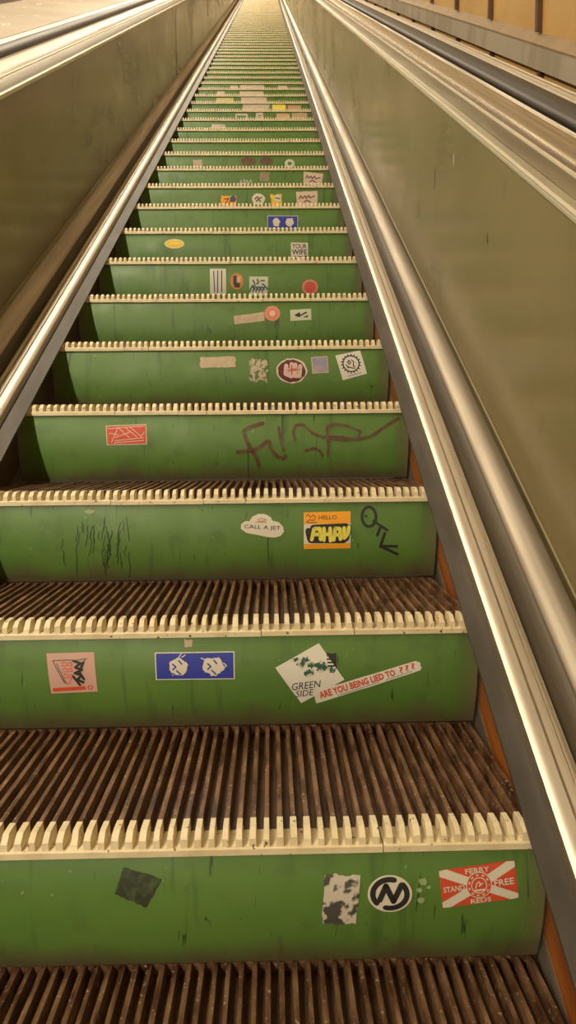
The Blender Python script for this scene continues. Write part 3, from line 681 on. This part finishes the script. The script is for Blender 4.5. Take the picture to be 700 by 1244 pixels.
A.strokes([[(.38, .36), (.46, .30), (.50, .40), (.42, .46), (.38, .36)], [(.55, .30), (.62, .40), (.56, .55), (.62, .60)], [(.36, .54), (.48, .62), (.60, .66)], [(.30, .45), (.36, .60)]], .0035, BLACK, 2, 'drawing')
A.strokes([[(.25, .90), (.78, .90)]], .002, DGREY, 2, 'small_print')
# --- sixth to ninth step
A = Art('tape5', 'sticker', 'beige strip sticker with faint red print beside the round pink sticker'); A.base(TAPE, .02)
A.strokes([[(.15+.14*i, .68), (.20+.14*i, .36), (.25+.14*i, .64)] for i in range(5)], .002, ink('faint_red', (.55, .28, .18)), 2, 'faint_print')
A = Art('round5', 'sticker', 'round pink sticker with a pale centre, touching the beige strip'); A.put([circ()], ink('round_rose', (.70, .30, .20)))
A.put([circ(.5, .5, .40, .40)], SALMON, 2, 'red_disc'); A.put([circ(.5, .5, .19, .19)], ink('pale_rose', (.72, .50, .44)), 3, 'pale_centre')
A = Art('black_white5', 'sticker', 'small white sticker with jagged black shapes'); A.base(PALEGREEN)
A.put([[(.18, .50), (.45, .25), (.50, .70), (.34, .66)], [(.52, .45), (.78, .22), (.80, .36), (.62, .52)], [(.60, .72), (.84, .56), (.82, .78)], [(.42, .5), (.6, .4), (.56, .6)]], BLACK, 2, 'black_shape')
A = Art('strips6', 'sticker', 'upright white sticker with black vertical stripes'); A.base(ink('cool_white', (.62, .62, .52)))
A.strokes([[(.24, .10), (.28, .90)], [(.50, .08), (.46, .92)], [(.74, .08), (.72, .90)]], .0045, BLACK, 2, 'stripe')
A = Art('oval6', 'sticker', 'small orange oval sticker with a black patch'); A.put([circ()], ink('burnt_orange', (.60, .20, .05))); A.put([rect(.22, .15, .48, .70), rect(.3, .6, .72, .86)], BLACK, 2, 'black_patch'); A.put([rect(.5, .2, .78, .55)], TAN, 3, 'pale_patch')
A = Art('bluewhite6', 'sticker', 'square white sticker with dark blue wavy drawing'); A.base(PALEGREEN)
A.strokes([arcpts(.18+.17*i, .92, .16, .36, 200, 320, 6) for i in range(5)] + [[(.2, .2), (.3, .4)], [(.42, .15), (.5, .3), (.4, .4)], [(.62, .22), (.8, .22)], [(.7, .4), (.85, .5)], [(.15, .5), (.3, .48)]], .006, ink('ink_navy', (.03, .06, .14)), 2, 'drawing')
A = Art('red6', 'sticker', 'round red sticker at the right of its step'); A.put([circ()], ink('pale_red', (.62, .24, .16))); A.put([circ(.5, .5, .36, .36, 20, .08)], ink('mid_red', (.58, .09, .06)), 2, 'red_centre')
A = Art('yellow7', 'sticker', 'small yellow oval sticker with a white rim, far left'); A.put([circ()], ink('pale_lemon', (.72, .66, .30))); A.put([circ(.5, .5, .42, .38)], YELLOW, 2, 'yellow_field'); A.strokes([[(.25, .55), (.4, .42), (.55, .52), (.75, .42)]], .007, LIME, 3, 'lettering')
A = Art('wife7', 'sticker', 'square white sticker reading YOUR WIFE in black capitals'); A.base(WHITE)
A.text('YOUR', .06, .06, .94, .34, BLACK, 2, bold=.02); A.text('WIFE', .06, .38, .94, .66, BLACK, 2, bold=.02)
A.strokes([[(.1, .95), (.2, .74), (.3, .92)], [(.42, .74), (.42, .95)], [(.42, .84), (.55, .76)], [(.66, .74), (.66, .95)], [(.8, .74), (.92, .74)], [(.86, .74), (.86, .95)]], .005, BLACK, 2, 'lettering')
blue_pair('blue8', 'small blue sticker with two white heads, on the ninth step up', True)
A = Art('orange9', 'sticker', 'small orange and dark sticker, leftmost of the row of four'); A.base(ORANGE, .05, 6); A.put([circ(.78, .3, .22, .3, 12, .1)], ink('ink_navy', (.03, .06, .14)), 2, 'dark_patch'); A.strokes([[(.2, .3), (.5, .25), (.3, .7), (.55, .8), (.6, .45)]], .006, BROWNINK, 2, 'drawing')
A = Art('round9', 'sticker', 'small roundish pale sticker with a grey outline drawing'); A.put([circ(j=.06)], WHITE); A.strokes([[(.25, .5), (.4, .3), (.6, .45), (.75, .35)], [(.35, .7), (.5, .5), (.65, .72)]], .008, ink('ink_umber', (.16, .07, .05)), 2, 'drawing')
A = Art('yellow9', 'sticker', 'small yellow and white sticker in the row of four'); A.base(YELLOW, .08, 5); A.put([circ(.65, .35, .35, .28, 12, .1)], WHITE, 2, 'white_patch'); A.strokes([[(.45, .3), (.85, .36)]], .008, DGREY, 3, 'dark_line')
def scrawled(key, label):
    A = Art(key, 'sticker', label); A.base(ink('cream_sticker', (.66, .52, .40)), .02)
    A.strokes([[(.12, .5), (.2, .28), (.28, .48), (.4, .3), (.46, .5), (.58, .28), (.64, .46), (.86, .34)], [(.35, .72), (.5, .62), (.66, .74)]], .007, ink('ink_umber', (.16, .07, .05)), 2, 'scrawled_lettering')
scrawled('white9', 'pale square sticker with dark handwriting, rightmost of the row of four')
scrawled('white10', 'tilted pale sticker with dark handwriting, near the right end one step above a square one')
A = Art('scrib10', 'graffiti', part=True); A.strokes([[(0, .9), (.1, .3), (.22, .8), (.34, .2), (.45, .8), (.55, .3), (.68, .8), (.8, .3), (.95, .9)]], .006, ink('pale_scribble', (.42, .46, .34)), 1, 'graffiti', 'pale grey scribble')
A = Art('pink10', 'sticker', 'small faded pinkish sticker right of a pale scribble'); A.base(ink('faded_rose', (.36, .24, .16), c2=(.2, .22, .1), scale=50), .08, 5)
A = Art('pink11', 'sticker', 'small faded pale pink sticker, alone at the left of its step'); A.base(ink('faded_pink', (.50, .36, .28)), .08, 5)
A = Art('smudge11', 'stain', part=True); A.put([circ(j=.1)], BROWNINK, 1, 'stain', 'rusty red smudge')
A = Art('smudge11b', 'stain', part=True); A.put([circ(j=.1)], BROWNINK, 1, 'stain', 'rusty red smudge')
A = Art('ring11', 'sticker', 'small round white ring sticker right of the rusty smudges'); A.put([circ()], ink('cool_white', (.62, .62, .52))); A.put([circ(.5, .5, .22, .22)], ink('ring_green', (.10, .20, .06)), 2, 'green_centre')
# --- the crowded band higher up
def plain(key, m, label): A = Art(key, 'sticker', label, group='stickers on the far steps'); A.base(m, .03, 5); return A
plain('strip14', GREYPAPER, 'thin pale strip low on the left of its far step')
A = plain('pillar15', GREYPAPER, 'narrow upright pale label below the stack of wide pale labels'); A.strokes([[(.3, .4), (.7, .4)], [(.3, .65), (.7, .65)]], .007, DGREY, 2, 'dark_line')
A = plain('box15', GREYPAPER, 'pale outlined box sticker left of the narrow upright label'); A.put([rect(.12, .35, .88, 1)], ink('box_green', (.10, .19, .06)), 2, 'green_field')
plain('tan15', TAN, 'tan sticker below the bright yellow sticker'); plain('tan15b', ink('tan_olive', (.45, .36, .18), c2=(.60, .44, .30), scale=20), 'mottled tan sticker at the right end of its step, lower of two')
plain('white16', GREYPAPER, 'lowest of the four stacked wide pale labels')
plain('yellow16', LIME, 'bright yellow sticker right of the lowest wide pale label'); plain('tan16', ink('tan_rose', (.56, .34, .20)), 'brownish pink sticker right of the bright yellow sticker')
plain('white17', GREYPAPER, 'second from bottom of the four stacked wide pale labels'); plain('yellow17', ink('dull_lemon', (.58, .52, .16)), 'dull yellow-green strip sticker left of the stacked pale labels')
plain('white18', GREYPAPER, 'third from bottom of the four stacked wide pale labels'); plain('grey18', GREYPAPER, 'small pale blob sticker above the dull yellow-green strip')
plain('white19', GREYPAPER, 'topmost of the four stacked wide pale labels'); plain('grey19', GREYPAPER, 'tiny pale sticker just left of the topmost wide label')
plain('grey19b', GREYPAPER, 'tiny pale sticker right of the topmost wide label')
